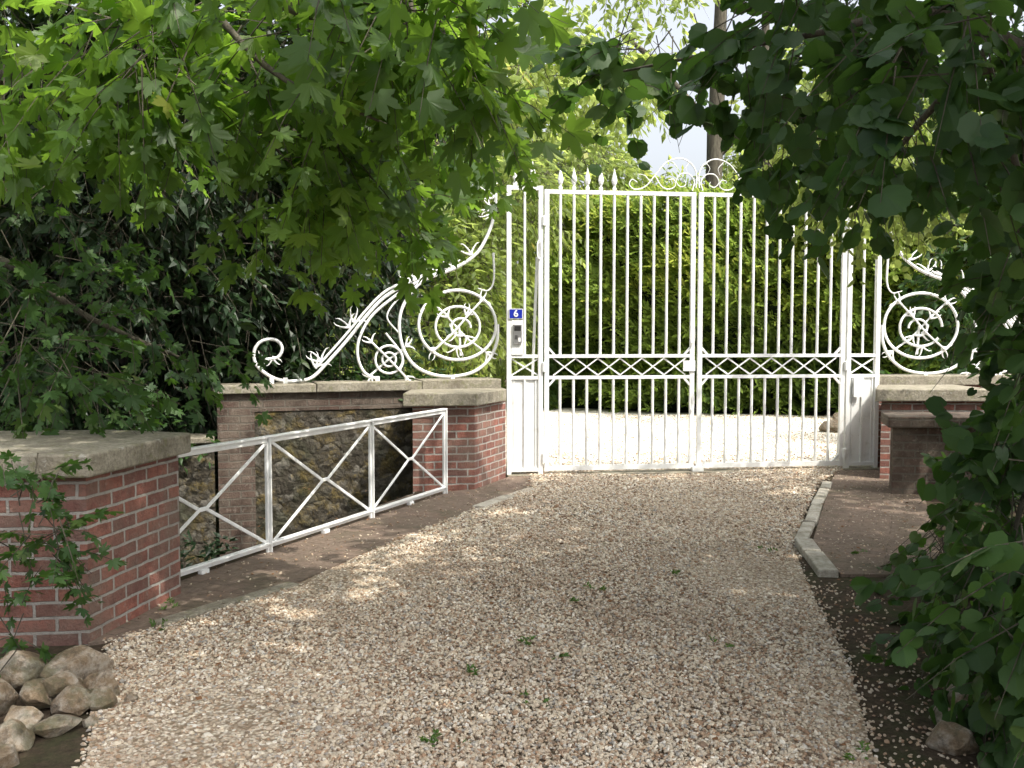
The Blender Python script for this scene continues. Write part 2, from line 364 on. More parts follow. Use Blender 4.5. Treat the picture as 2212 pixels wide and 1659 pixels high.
prism('flint_panel',[wp(.36,.012),wp(3.0,.012),wp(3.0,.355),wp(.36,.355)],-1.15,.796,M['flint'],w)
prism('cap_a',[wp(-.04,-.05),wp(.98,-.05),wp(.98,.41),wp(-.04,.41)],.987,1.075,M['cap'],w,.01)
prism('cap_b',[wp(.985,-.055),wp(2.1,-.055),wp(2.1,.41),wp(.985,.41)],.987,1.085,M['cap'],w,.01)
prism('cap_c',[wp(2.105,-.05),wp(3.0,-.05),wp(3.0,.41),wp(2.105,.41)],.987,1.095,M['cap'],w,.01)
w=wallgrp('flint_wall')
prism('stones',[(-7.5,7.75),(-3.0,9.28),(-3.1,9.6),(-7.6,8.1)],-1.15,.5,M['flint'],w)
prism('coping',[(-7.5,7.70),(-2.98,9.22),(-3.1,9.65),(-7.6,8.15)],.502,.56,M['cap'],w,.01)
w=wallgrp('bridge_wall')
prism('bricks',[(-2.5,5.4),(-2.22,5.5),(-.76,9.2),(-1.0,9.2)],-1.15,-.005,M['brick_old'],w)
w=wallgrp('brick_wall')
prism('bricks',[(4.34,10.92),(7.8,11.05),(7.8,11.4),(4.34,11.27)],-.05,.985,M['brick'],w)
prism('cap',[(4.31,10.87),(7.8,11.0),(7.8,11.46),(4.31,11.33)],.987,1.10,M['cap'],w,.01)
w=wallgrp('brick_pillar')
prism('bricks',[(4.0,10.0),(5.1,9.95),(5.1,10.90),(4.36,10.86)],-.05,.866,M['brick'],w)
prism('cap',[(3.90,9.91),(5.18,9.86),(5.18,10.84),(4.27,10.80)],.868,1.0,M['cap'],w,.012)
w=wallgrp('low_parapet')
prism('bricks',[(3.74,9.05),(5.2,8.9),(5.3,9.4),(3.9,9.5)],-.05,.68,M['brick_old'],w)
prism('cap',[(3.66,8.97),(5.3,8.82),(5.4,9.46),(3.82,9.56)],.682,.79,M['brick_old'],w,.01)
# ------------------------------------------------------------------ gate
gate=empty('iron_gate',(G0[0],G0[1],0),ga)
SPEAR=[(0,.010),(.012,.022),(.03,.024),(.04,.013),(.055,.012),(.075,.024),(.11,.034),(.15,.026),(.2,.013),(.25,.001)]
def leafdoor(name,s0,s1):
    bm=bmesh.new(); W=.05
    box(bm,s0,s0+W,-.02,.02,.05,3.19); box(bm,s1-W,s1,-.02,.02,.05,3.19)
    for a,b in ((3.145,3.188),(1.325,1.362),(1.085,1.122),(.055,.11)): box(bm,s0+W,s1-W,-.018,.018,a,b)
    n=10; xs=[s0+W/2+(s1-s0-W)*(i+1)/(n+1) for i in range(n)]
    for x in xs:
        lathe(bm,x,0,[(.11,.0165),(1.085,.0165)]); lathe(bm,x,0,[(1.362,.0165),(3.145,.0165)])
        if not (s0<1 and x>1.32) and not (s0>1 and x<3.1): lathe(bm,x,0,[(3.188+z,r) for z,r in SPEAR],8,.6)
    # lattice of long crossing bars
    m=6; x0=s0+W+.05; x1=s1-W-.05; dx=(x1-x0)/m
    za,zb=1.128,1.319
    for i in range(m):
        a=x0+dx*i
        bar(bm,(a,-.006,za),(a+dx,-.006,zb),.014,.01); bar(bm,(a,.006,zb),(a+dx,.006,za),.014,.01)
    for i in range(1,m):
        a=x0+dx*(i-.5)
        bar(bm,(a+dx*.25,-.017,(za+zb)/2-.045),(a+dx*.5,-.017,za+.005),.011,.006)
        bar(bm,(a+dx*.75,-.017,(za+zb)/2-.045),(a+dx*.5,-.017,za+.005),.011,.006)
        bar(bm,(a+dx*.25,.018,(za+zb)/2+.045),(a+dx*.5,.018,zb-.005),.011,.006)
        bar(bm,(a+dx*.75,.018,(za+zb)/2+.045),(a+dx*.5,.018,zb-.005),.011,.006)
    for x,sg in ((s0+W,1),(s1-W,-1)):   # curved gussets
        for zz,sz in ((1.362,1),(1.085,-1),(.11,1)):
            bar(bm,(x-.005*sg,0,zz+.075*sz),(x+.065*sg,0,zz-.003*sz),.022,.03)
    o=bm_obj(name,bm,M['white'],gate); mm=o.modifiers.new('b','BEVEL'); mm.width=.004; mm.segments=1; mm.limit_method='ANGLE'
leafdoor('left_leaf',.425,2.155); leafdoor('right_leaf',2.195,3.965)
bm=bmesh.new()
# side panels
def sidepanel(s0,s1,spear):
    W=.05
    box(bm,s0,s0+W,-.03,.03,.0,3.225); box(bm,s1-W,s1,-.03,.03,0,3.225)
    box(bm,s0+W,s1-W,-.025,.025,3.18,3.222)
    for a,b in ((1.325,1.362),(1.085,1.122),(.05,.09)): box(bm,s0+W,s1-W,-.025,.025,a,b)
    box(bm,s0+W,s1-W,-.006,.010,.09,1.085)            # sheet
    c=(s0+s1)/2
    box(bm,c-.012,c+.012,-.022,-.0065,.09,1.085)
    for x in (s0+W+.03,s1-W-.03): box(bm,x-.006,x+.006,-.016,-.0065,.09,1.085)
    lathe(bm,c,0,[(1.362,.0145),(3.18,.0145)])
    bar(bm,(s0+W,-.006,1.13),(s1-W,-.006,1.318),.016,.01); bar(bm,(s0+W,.006,1.318),(s1-W,.006,1.13),.016,.01)
    for x in spear: lathe(bm,x,0,[(3.222+z*1.12,r*1.05) for z,r in SPEAR],8,.6)
sidepanel(0,.405,[.095,.29]); sidepanel(3.985,4.39,[4.08,4.29])
# back stays
bar(bm,(.30,.35,.0),(.35,.05,2.45),.03,.02); bar(bm,(4.08,.35,0),(4.03,.05,2.45),.03,.02)
# hinges
for s in (.415,3.975):
    for z in (2.84,1.22,.2): lathe(bm,s,-.03,[(z-.05,.026),(z+.05,.026),(z+.055,.014)],10)
# centre stop, latch, lock box
box(bm,2.13,2.26,-.07,.07,.0235,.075)
box(bm,2.02,2.16,-.034,-.019,1.17,1.29)
box(bm,4.06,4.15,-.07,-.031,.86,1.08)
o=bm_obj('posts',bm,M['white'],gate); mm=o.modifiers.new('b','BEVEL'); mm.width=.004; mm.segments=1; mm.limit_method='ANGLE'
def ironcurve(name,splines,depth,parent,flat=.0,mat='white'):
    cu=bpy.data.curves.new(name,'CURVE'); cu.dimensions='3D'; cu.bevel_depth=depth; cu.bevel_resolution=2; cu.use_fill_caps=True
    for pts,r0,r1 in splines:
        P=catmull(pts,8); sp=cu.splines.new('POLY'); sp.points.add(len(P)-1)
        for i,p in enumerate(P):
            sp.points[i].co=(*p,1); sp.points[i].radius=r0+(r1-r0)*i/(len(P)-1)
    cu.materials.append(M[mat]); return link(bpy.data.objects.new(name,cu),parent)
def S(pts,r0=1,r1=1,y=0): return ([(x,y,z) for x,z in pts],r0,r1)
def circ(cx,cz,rx,rz,a0=0,a1=360,shr=1.0,n=28):
    out=[]
    for i in range(n+1):
        t=i/n; a=math.radians(a0+(a1-a0)*t); k=1+(shr-1)*t; out.append((cx+rx*k*math.cos(a),cz+rz*k*math.sin(a)))
    return out
def handle(s,z): return S([(s,z-.1),(s-.02,z-.07),(s-.02,z+.07),(s,z+.1),(s+.02,z+.07),(s+.02,z-.07),(s,z-.1)],1,1,-.045)
hs=[handle(2.12,1.58),handle(2.12,.82),handle(.36,2.52)]
# overthrow ornament on top of the gate leaves
ov=[]
for sg in (-1,1):
    c=2.175
    def q(pts): return [(c+sg*x,3.19+z) for x,z in pts]
    ov+= [S(q([(.02,.05),(.015,.2),(.07,.31),(.2,.375),(.36,.33),(.48,.2),(.6,.06),(.72,.02),(.79,.07),(.76,.13),(.70,.10)]),1,.7),
          S(q([(.06,.02),(.04,.12),(.1,.2),(.2,.2),(.25,.12),(.2,.06),(.14,.08),(.15,.12)]),1,.5),
          S(q([(.5,.18),(.42,.06),(.33,.03),(.26,.07),(.28,.14),(.34,.13)]),.9,.5),
          S(q([(.56,.12),(.62,.18),(.70,.19)]),.8,.3),S(q([(.3,.34),(.24,.27),(.26,.2)]),.7,.2),S(q([(.1,.33),(.14,.27),(.12,.22)]),.7,.2)]
ironcurve('overthrow_scroll',ov,.008,gate); ironcurve('handles',hs,.008,gate)
# number sign and intercom
sign=empty('house_number_sign',(*gp(.098,-.04),1.815),ga)
bm=bmesh.new(); box(bm,-.078,.078,-.004,.004,-.056,.056); bm_obj('enamel_border',bm,M['signwhite'],sign)
bm=bmesh.new(); box(bm,-.071,.071,-.0065,-.0042,-.049,.049); bm_obj('blue_plate',bm,M['blue'],sign)
tx=bpy.data.curves.new('number','FONT'); tx.body='6'; tx.size=.105; tx.align_x='CENTER'; tx.align_y='CENTER'; tx.extrude=.001; tx.offset=.0022
tx.materials.append(M['signwhite']); to=link(bpy.data.objects.new('number',tx),sign); to.location=(0,-.009,0); to.rotation_euler=(math.pi/2,0,0)
ic=empty('intercom',(*gp(.115,-.034),1.58),ga)
bm=bmesh.new(); box(bm,-.065,.065,-.002,.03,-.218,.17); bm_obj('backing_plate',bm,M['white'],ic)
bm=bmesh.new(); box(bm,-.048,.048,-.026,-.003,-.10,.12); o=bm_obj('case',bm,M['steel'],ic); o.modifiers.new('b','BEVEL').width=.005
bm=bmesh.new(); box(bm,-.036,.036,-.029,-.0265,.045,.10); 
for i in range(4): box(bm,-.03,.0,-.029,-.0265,-.01-.012*i,-.004-.012*i)
bm_obj('speaker',bm,M['black'],ic)
bm=bmesh.new(); box(bm,.008,.034,-.031,-.0265,-.075,-.03); bm_obj('button',bm,M['signwhite'],ic)
# ------------------------------------------------------------------ wing scrolls
def tuft(x,z,ang,s=.1,n=3):
    out=[]
    for k in range(n):
        a=math.radians(ang+(k-(n-1)/2)*48); b=a+.7*(1 if k%2 else -1)
        out.append(S([(x,z),(x+.45*s*math.cos(a),z+.45*s*math.sin(a)),(x+.8*s*math.cos(a)+.22*s*math.cos(b),z+.8*s*math.sin(a)+.22*s*math.sin(b)),(x+.75*s*math.cos(a)+.55*s*math.cos(b),z+.75*s*math.sin(a)+.55*s*math.sin(b))],.9,.1))
    return out
main=[(.44,1.31),(.52,1.33),(.62,1.353),(.66,1.44),(.62,1.515),(.53,1.538),(.43,1.50),(.375,1.40),(.40,1.27),(.52,1.16),(.66,1.105),(.82,1.10),(.975,1.14),(1.166,1.333),(1.359,1.551),(1.555,1.796),(1.755,1.995),(2.056,2.173),(2.3,2.24),(2.469,2.292),(2.66,2.39),(2.82,2.53),(2.95,2.78),(3.0,3.0),(3.01,3.17)]
sec=[(1.0,1.23),(1.16,1.40),(1.359,1.625),(1.555,1.86),(1.74,2.04),(1.95,2.15),(2.2,2.24),(2.45,2.33)]
c2=[(2.26,2.225),(2.05,2.13),(1.83,1.98),(1.60,1.78),(1.47,1.55),(1.45,1.35),(1.52,1.18),(1.66,1.10)]
c3=[(2.35,2.25),(2.17,2.17),(2.03,2.03),(1.93,1.85),(1.905,1.65),(1.95,1.43),(2.07,1.25),(2.26,1.15),(2.5,1.12),(2.75,1.17),(2.93,1.31),(3.02,1.5),(3.03,1.7)]
wcx,wcz=2.565,1.69
iron=[S(main,1,1.15),S(sec,.8,.9),S(c2,.9,1),S(c3,1.1,1.1),S(circ(wcx,wcz,.445,.385),1.05,1.05),
      S(circ(wcx+.0,wcz-.02,.255,.225),.9,.9),S(circ(wcx+.03,wcz-.03,.12,.11,0,300,.8,14),.8,.8),
      S([(2.24,1.98),(2.45,1.78),(2.66,1.56),(2.93,1.36)],.7,.7,.02),S([(2.27,1.40),(2.5,1.6),(2.66,1.78),(2.86,1.99)],.7,.7,-.02),
      S([(2.60,1.35),(2.58,1.69)],.8,.8,.01),
      S(circ(1.79,1.315,.15,.15),.8,.8),S(circ(1.79,1.315,.075,.075),.7,.7),
      S([(1.58,1.14),(1.79,1.315),(1.99,1.46)],.7,.7,.02),S([(1.60,1.50),(1.79,1.315),(1.97,1.12)],.7,.7,-.02),
      S([(1.755,1.60),(1.9,1.42),(1.945,1.3),(1.91,1.2)],.7,.7),
      S([(1.9,1.6),(1.77,1.78),(1.9,1.98),(2.05,2.1)],.5,.7),
      S([(2.98,2.5),(2.985,2.2),(2.92,2.08),(2.80,2.10)],.9,.3)]
for a in ((1.06,1.30,125),(1.0,1.24,70),(1.36,1.66,130),(1.40,1.72,60),(2.07,2.20,140),(2.2,2.25,80),(2.36,2.30,60),(2.5,2.33,95),(2.72,2.47,120),(2.97,2.95,165),(3.0,3.12,150),(2.94,3.16,110),(2.98,3.0,200)): iron+=tuft(*a,.14,3)
for a in ((2.27,1.95,135),(2.9,1.38,-45),(2.3,1.43,225),(2.83,1.96,45),(2.66,1.56,-50),(2.66,1.80,60),(2.45,1.78,130),(2.55,1.45,-90),(2.55,1.60,190)): iron+=tuft(*a,.11,3)
for a in ((1.6,1.5,130),(1.98,1.46,40),(1.6,1.13,225),(1.97,1.12,-40),(.5,1.34,200),(.56,1.35,-60)): iron+=tuft(*a,.09,3)
def scroll(loc,rz,mir=None):
    e=empty('ornamental_iron_scroll',loc,rz)
    sp=iron if mir is None else [([(mir-x,y,z) for x,y,z in p],a,b) for p,a,b in iron]
    ironcurve('scrollwork',sp,.0165,e)
    bm=bmesh.new()
    for x in (.55,.69,1.66,2.5):
        x=x if mir is None else mir-x
        box(bm,x-.022,x+.022,-.022,.022,1.07,1.135)
    bm_obj('feet',bm,M['white'],e)
q=A+nn*.17
scroll((q.x,q.y,0),math.atan2(d.y,d.x)); 
scroll((4.37,11.02,.0),math.radians(2),3.06)
# ------------------------------------------------------------------ railing
ra=Vector((-2.25,5.56)); rb=Vector((-.66,9.12)); rd=(rb-ra); 
RL=rd.length; rail=empty('metal_railing',(ra.x,ra.y,0),math.atan2(rd.y,rd.x))
bm=bmesh.new(); ps=[RL-.02-1.33*2-.03,RL-.02-1.33,RL-.02]; p0=max(ps[0]-1.33,-.35)
zt,zb=.845,.075
box(bm,p0,RL,-.027,.027,zt,zt+.016); box(bm,p0,RL,-.012,.012,zt-.034,zt-.0005); box(bm,p0,RL,-.022,.022,zb-.006,zb+.010); box(bm,p0,RL,-.006,.006,zb-.03,zb-.0065)
for x in ps:
    box(bm,x-.022,x+.022,-.012,.012,-.02,zt-.001); box(bm,x-.006,x+.006,-.034,-.0122,.01,zt-.002)
prev=p0-.0
for x in ps:
    a,b=(x-1.33+.024,x-.024); c=(a+b)/2; zm=(zt-.034+zb)/2+.0
    z0,z1=zb+.012,zt-.036
    for sx,ex in ((a,b),):
        bar(bm,(a,-.003,z0),(c-.03,-.003,zm),.024,.012); bar(bm,(b,-.003,z1),(c+.03,-.003,zm),.024,.012)
        bar(bm,(a,.004,z1),(c-.03,.004,zm),.024,.012); bar(bm,(b,.004,z0),(c+.03,.004,zm),.024,.012)
        box(bm,c-.04,c+.04,-.010,.010,zm-.013,zm+.013)
    box(bm,c-.035,c+.035,-.02,.02,zb-.06,zb-.031); box(bm,c-.012,c+.012,-.01,.01,-.02,zb-.0605)
o=bm_obj('frame',bm,M['white'],rail); mm=o.modifiers.new('b','BEVEL'); mm.width=.003; mm.segments=1; mm.limit_method='ANGLE'
# ------------------------------------------------------------------ rocks
def rocks(name,lst,seed=0):
    bm=bmesh.new()
    for i,(x,y,z,rx,ry,rz_) in enumerate(lst):
        t=bmesh.new(); bmesh.ops.create_icosphere(t,subdivisions=5,radius=1)
        o=Vector((i*7.3+seed,seed*2.1,3))
        # a few random flats make it a broken flint rather than a pebble
        rs=np.random.default_rng(i+seed*17); pl_=[(Vector(norm(rs.normal(size=3))),rs.uniform(.6,.9)) for _ in range(11)]
        for v in t.verts:
            n=v.co.normalized(); k=1+.34*noise.noise(n*1.3+o)+.05*noise.noise(n*7+o)+.02*noise.noise(n*17+o)
            c=n*k
            for pn,pd in pl_:
                dd=c.dot(pn)-pd
                if dd>0: c=c-pn*dd*.9
            c=Vector((c.x*rx,c.y*ry,c.z*rz_))*1.12; c.rotate(Matrix.Rotation(i*1.3+seed,3,'Z').to_euler()); v.co=c+Vector((x,y,z))
        me=bpy.data.meshes.new('t'); t.to_mesh(me); t.free(); bm.from_mesh(me); bpy.data.meshes.remove(me)
    return bm_obj(name,bm,M['rock'],None,True)
rocks('rock_pile',[(-1.99,4.18,.06,.17,.11,.08),(-1.93,3.96,.05,.09,.08,.06),(-1.80,4.0,.05,.07,.07,.07),(-2.02,3.86,.06,.08,.07,.06),(-1.85,3.82,.04,.08,.07,.065),(-1.75,3.86,.04,.055,.055,.05),
 (-1.98,3.66,.04,.09,.07,.05),(-1.83,3.63,.03,.08,.06,.05),(-1.93,3.48,.04,.09,.07,.06),(-2.2,4.1,.07,.12,.1,.09),(-2.2,3.8,.07,.12,.1,.08),(-1.9,3.34,.03,.08,.07,.06),(-1.94,3.90,.10,.07,.06,.045),(-1.72,3.70,.01,.03,.03,.025),(-1.66,3.95,.01,.035,.03,.025)],1)
rocks('rock_pile',[(1.70,3.50,.02,.10,.08,.07),(1.85,3.75,.04,.12,.1,.09),(1.9,3.4,.02,.08,.07,.05)],5)
rocks('rock_pile',[(5.2,14.9,.08,.2,.15,.12),(5.6,15.0,.1,.22,.15,.16),(6.0,14.9,.08,.2,.15,.14),(5.4,15.1,.2,.18,.14,.12)],9)
# ------------------------------------------------------------------ foliage
def outline(pairs):
    pts=[]
    for a,r in pairs: pts.append((math.radians(a),r))
    full=[(a,r) for a,r in pts]+[(-a,r) for a,r in pts[::-1] if 0<a<math.pi-.01]
    V=[(0,0,.0)]+[(r*math.sin(a)*1.0,r*math.cos(a),-.18*abs(r*math.sin(a))-.10*(r*math.cos(a))**2) for a,r in full]
    n=len(full); F=[(0,1+i,1+(i+1)%n) for i in range(n)]
    V=np.array(V)*.5; V[:,1]+=.15; return V,np.array(F)
MAPLE=outline([(0,1.05),(9,.78),(17,.80),(27,.44),(36,.78),(47,1.0),(57,.72),(66,.72),(80,.44),(92,.60),(106,.72),(122,.46),(150,.36),(180,.12)])
ROUND=outline([(0,1.0),(10,.84),(18,.87),(30,.80),(40,.84),(54,.76),(66,.82),(84,.74),(100,.78),(118,.70),(142,.68),(162,.52),(180,.30)])
SMALL=(np.array([(0,0,0),(.26,.45,-.07),(0,1,-.12),(-.26,.45,-.07),(0,.5,.03)]),np.array([(0,1,4),(1,2,4),(2,3,4),(3,0,4)]))
FROND=(np.array([(0,0,0),(.07,.35,-.0),(.03,.55,0),(.09,.62,-.02),(0,1,-.06),(-.08,.66,0),(-.03,.5,0),(-.07,.3,0)]),np.array([(0,1,7),(1,2,6),(1,6,7),(2,3,5),(2,5,6),(3,4,5)]))
def cnoise(p,f,ph=0):
    x,y,z=(p*f).T; 
    return (np.sin(x*1.7+1.3*np.sin(y*1.1+ph)+ph)+np.sin(y*1.9+1.7*np.sin(z*1.3)+2*ph)+np.sin(z*2.1+1.5*np.sin(x*.9)+3*ph))/3
def blob_twigs(n,c,r,L,k,droop=.4,f=2.2,thr=-.25,shell=.35):
    u=norm(rng.normal(size=(n*2,3))); rad=(shell+(1-shell)*rng.random((n*2,1)))**(.5)
    p=u*rad*np.array(r)+np.array(c); m=cnoise(p,f,c[0])>thr; p=p[m][:n]; u=u[m][:n]
    dr=norm(u*.7+rng.normal(size=u.shape)*.5+np.array([0,0,-droop])); return p,dr
def leaves_on(p,dr,L,k,up=.8,hang=.35):
    n=len(p); t=np.tile((np.arange(k)+1)/k,(n,1))+rng.uniform(-.5/k,.5/k,(n,k))
    L=L*rng.uniform(.6,1.2,(n,1)); side=norm(np.cross(dr,np.array([0,0,1.])+.3*rng.normal(size=dr.shape)))
    sg=np.where(np.arange(k)%2==0,1,-1)[None,:,None]
    P=p[:,None,:]+dr[:,None,:]*(t*L)[:,:,None]+np.array([0,0,-1])*(.25*(t**2*L))[:,:,None]
    T=norm(dr[:,None,:]*.7+side[:,None,:]*sg*.8+np.array([0,0,-hang])+rng.normal(size=P.shape)*.35)
    N=np.array([0,0,up])+rng.normal(size=P.shape)*.55
    T=T.reshape(-1,3); N=N.reshape(-1,3); N=norm(N-T*(N*T).sum(1,keepdims=True)); return P.reshape(-1,3),T,N
def emit(name,parts,tmpl,size,mat,parent,jit=.3,sticks=0,tintf=1.2,tb=0.):
    """parts: list of (p,dr,L,k,opts)"""
    Ps,Ts,Ns=[],[],[]; SP,SD,SL=[],[],[]
    for (p,dr,L,k,o) in parts:
        a,b,c=leaves_on(p,dr,L,k,**o); Ps.append(a);Ts.append(b);Ns.append(c); SP.append(p);SD.append(dr);SL.append(np.full(len(p),L))
    P=np.vstack(Ps);T=np.vstack(Ts);N=np.vstack(Ns); X=np.cross(T,N); n=len(P)
    s=size*rng.uniform(1-jit,1+jit,n); V0,F0=tmpl
    curl=rng.uniform(.3,2.2,(n,1,1)); wd_=rng.uniform(.8,1.1,(n,1,1)); sk=rng.normal(0,.14,(n,1,1))
    V=P[:,None,:]+s[:,None,None]*((wd_*V0[None,:,0:1]+sk*V0[None,:,1:2])*X[:,None,:]+V0[None,:,1:2]*T[:,None,:]+curl*V0[None,:,2:3]*N[:,None,:])
    F=F0[None]+(np.arange(n)*len(V0))[:,None,None]
    tint=np.clip(.5+.35*cnoise(P,tintf)+rng.normal(0,.2,n)+tb,0,.94); tint[rng.random(n)<.004]=1
    np_mesh(name,V.reshape(-1,3),F.reshape(-1,3),mat,np.repeat(tint,len(V0)),parent)
    if sticks:
        p=np.vstack(SP);dd=np.vstack(SD);l=np.concatenate(SL)[:,None]; a=norm(np.cross(dd,rng.normal(size=dd.shape))); b=np.cross(dd,a)
        ring=[a,-.5*a+.87*b,-.5*a-.87*b]
        p0=p-dd*l*.35+np.array([0,0,.05])*l; mid=p+dd*l*.5-np.array([0,0,.06])*l; end=p+dd*l*1.1-np.array([0,0,.28])*l
        V=np.stack([q0+r*sticks*f for q0,f in ((p0,1.2),(mid,.8),(end,.4)) for r in ring],1)
        F0=np.array([(0,1,4,3),(1,2,5,4),(2,0,3,5),(3,4,7,6),(4,5,8,7),(5,3,6,8)])
        F=F0[None]+(np.arange(len(p))*9)[:,None,None]
        np_mesh(name+'_twigs',V.reshape(-1,3),F.reshape(-1,4),M['bark'],None,parent)
def B(blobs,L,k,droop=.4,f=2.2,thr=-.25,shell=.35,**o):
    out=[]
    for (x,y,z,rx,ry,rz_,n) in blobs:
        p,dr=blob_twigs(n,(x,y,z),(rx,ry,rz_),L,k,droop,f,thr,shell); out.append((p,dr,L,k,o))
    return out
# maple with overhanging boughs (left)
mt=empty('maple_tree')
tubes('trunk',[[(-6.6,7.6,-.1,.42),(-6.5,7.6,1.2,.33),(-6.3,7.5,3,.28),(-6.2,7.4,5.5,.2),(-6,7.3,8,.1)],
 [(-6.35,7.5,2.8,.16),(-4.6,6.9,3.25,.09),(-3.2,6.2,3.32,.055),(-1.9,5.9,3.28,.035),(-1.0,5.6,3.1,.015)],
 [(-6.3,7.5,3.8,.15),(-3.8,5.9,4.0,.08),(-1.8,4.9,3.6,.04),(-1.0,4.5,3.12,.022),(-.7,4.5,3.14,.016),(-.33,4.45,2.93,.008)],
 [(-6.2,7.4,4.6,.14),(-3.6,7.2,5.0,.08),(-1,6.8,4.4,.045),(-.2,6.5,3.8,.012)],
 [(-1.9,5.9,3.28,.03),(-1.3,5.6,2.8,.015),(-.9,5.5,2.4,.006)],[(-6.4,7.5,2.2,.1),(-4,6.8,2.2,.04),(-2.9,6.4,1.7,.02),(-2.1,6.4,1.35,.006)],
 [(-1.8,4.9,3.6,.03),(-1.2,4.6,2.9,.014),(-.6,4.5,2.6,.006)]],M['bark'],mt,8,.3)
mb=[(-2.5,5,3.25,1.0,.8,.45,72),(-1.64,5,3.0,.7,.8,.42,62),(-1.01,5,2.9,.55,.8,.48,66),(-.98,5.5,2.5,.38,.5,.26,30),(-.36,4.5,2.92,.36,.6,.26,32),(-.4,6,3.6,.5,.8,.35,34),
 (-.70,4.5,3.12,.7,.8,.26,44),(-1.39,5.5,2.5,.36,.5,.28,26),(-.42,7,3.15,.5,.7,.3,34),(-.85,6.5,2.5,.28,.4,.18,18),(-2.9,6,3.2,1,.8,.5,60),(-.5,5.2,3.4,.6,.8,.28,30)]
emit('foliage',B(mb,.42,6,.6,2.6,-.12,.2,up=.6,hang=.45),MAPLE,.20,M['maple'],mt,.35,.0035,2.2)
lb=[(-2.25,6.5,1.42,.42,.4,.18,12),(-2.8,6,1.62,.8,.5,.35,32),(-2.75,5.3,1.45,.45,.4,.35,20),(-3.4,6.4,2.3,.8,.6,.5,45),(-3.6,7,1.1,.8,.6,.6,50),(-2.5,4.75,1.12,.25,.2,.1,10)]
emit('low_foliage',B(lb,.45,6,.5,2.6,-.4,.2,up=.7,hang=.5),MAPLE,.14,M['hazel'],mt,.3,.003)
# upper crown (mostly above the picture), added to shade the left foliage
emit('shade_crown',B([(-4.5,9.3,6.6,3.0,2,1.1,800),(-4.2,6.2,5.9,2.3,1.9,1.0,460),(-1.8,9.2,6.3,1.2,1.2,.6,140)],.7,7,.2,1.3,-.15,.1,up=1.,hang=.2),SMALL,.26,M['maple'],mt)
# dark wood behind left wall
dk=empty('dark_shrubbery')
db=[(-4.6,9.8,2.6,2,1.2,1.8,520),(-3.2,10.6,2.9,1.9,1.2,1.8,560),(-2.35,11.3,2.2,1.0,.8,1.5,360),(-4.4,10.6,1.1,2.4,.8,1.1,420),(-2.9,10.6,4.6,2.3,1.3,1.1,420),(-6,10.5,4.6,2.2,1.5,1.6,420),
 (-1.6,10.4,4.0,.7,.8,.5,100),(-2.4,10.7,1.0,1.2,.4,.7,200),(-6.4,8.8,1.6,1.2,1,1.6,260),(-3.8,8.9,3.6,1.4,.8,.9,200)]
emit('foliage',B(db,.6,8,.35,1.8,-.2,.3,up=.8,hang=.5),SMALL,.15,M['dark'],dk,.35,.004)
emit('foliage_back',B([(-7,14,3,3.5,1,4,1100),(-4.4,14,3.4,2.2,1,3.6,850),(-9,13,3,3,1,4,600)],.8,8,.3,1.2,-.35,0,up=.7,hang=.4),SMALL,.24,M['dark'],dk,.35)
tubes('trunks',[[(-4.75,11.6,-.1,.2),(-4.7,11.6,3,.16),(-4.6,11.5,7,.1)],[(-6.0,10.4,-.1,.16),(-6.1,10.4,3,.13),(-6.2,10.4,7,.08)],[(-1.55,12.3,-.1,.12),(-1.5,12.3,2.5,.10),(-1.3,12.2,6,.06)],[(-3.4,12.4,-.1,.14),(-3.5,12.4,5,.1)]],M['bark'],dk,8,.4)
# ------------------------------------------------------------------ right-hand hazel / lime
hz=empty('hazel_tree')
hb=[(1.62,3.3,2.45,.48,.6,.40,82),(1.20,3.9,2.86,.42,.6,.20,46),(.74,4.5,3.0,.32,.5,.08,14),(.50,5,2.92,.18,.4,.05,7),(1.28,4.6,2.58,.20,.4,.14,18),(2.0,5,2.6,.33,.5,.18,34),
 (2.1,3.5,1.85,.2,.4,.35,36),(2.42,4,1.25,.28,.5,.5,60),(2.18,4.2,.78,.26,.4,.36,44),(2.06,4.0,.40,.26,.4,.20,36),(1.9,3.2,.75,.24,.3,.40,44),(2.0,3.6,.22,.26,.3,.18,30),(3.6,6,1.75,.36,.5,.5,56),
 (2.4,5,3.4,.9,1,.4,100),(2.95,4.5,2.4,.55,.7,.8,110),(3.25,5.0,1.2,.5,.6,1.0,110),(2.85,5.2,2.05,.2,.3,.3,26)]
emit('foliage',B(hb,.34,6,.55,3.0,-.25,.2,up=.6,hang=.5),ROUND,.13,M['hazel'],hz,.4,.003,2.2)
sb=[(5.0,8,1.0,.7,.8,1.0,150),(4.5,8,3.4,.85,1,.7,140),(2.95,6.1,.28,.26,.5,.30,40),(3.8,6.6,.5,.45,.6,.4,70),(4.4,7,3.9,1.4,1,.7,160),(2.6,4.9,.2,.4,.7,.25,60)]
emit('back_foliage',B(sb,.45,7,.45,2.4,-.3,.2,up=.7,hang=.45),ROUND,.12,M['hazel'],hz,.3,.003)
emit('sunlit_foliage',B([(3.05,8.2,2.85,.5,.5,.28,44),(3.9,9.4,3.05,.7,.5,.35,66),(3.0,8.5,3.5,.9,.6,.3,60),(3.6,8.5,2.75,.25,.4,.2,14)],.4,7,.45,2.4,-.2,.2,up=.7,hang=.45),ROUND,.10,M['bright'],hz,.3,.003)  # brighter leaf material stands in for sun on these leaves
emit('shade_crown',B([(5,3,6.4,2.9,2.6,.9,760),(4.4,-.5,6.6,3,2,.9,380),(5.0,5.8,6.6,1.4,1.4,.9,260),(3.3,5.8,5.7,1.3,1.4,.6,190),(2.0,1.8,6.2,1.6,1.9,.6,260)],.7,7,.2,1.1,-.1,.0,up=1.,hang=.2),SMALL,.27,M['hazel'],hz)  # leaf masses above the view, added to keep sun off the drive
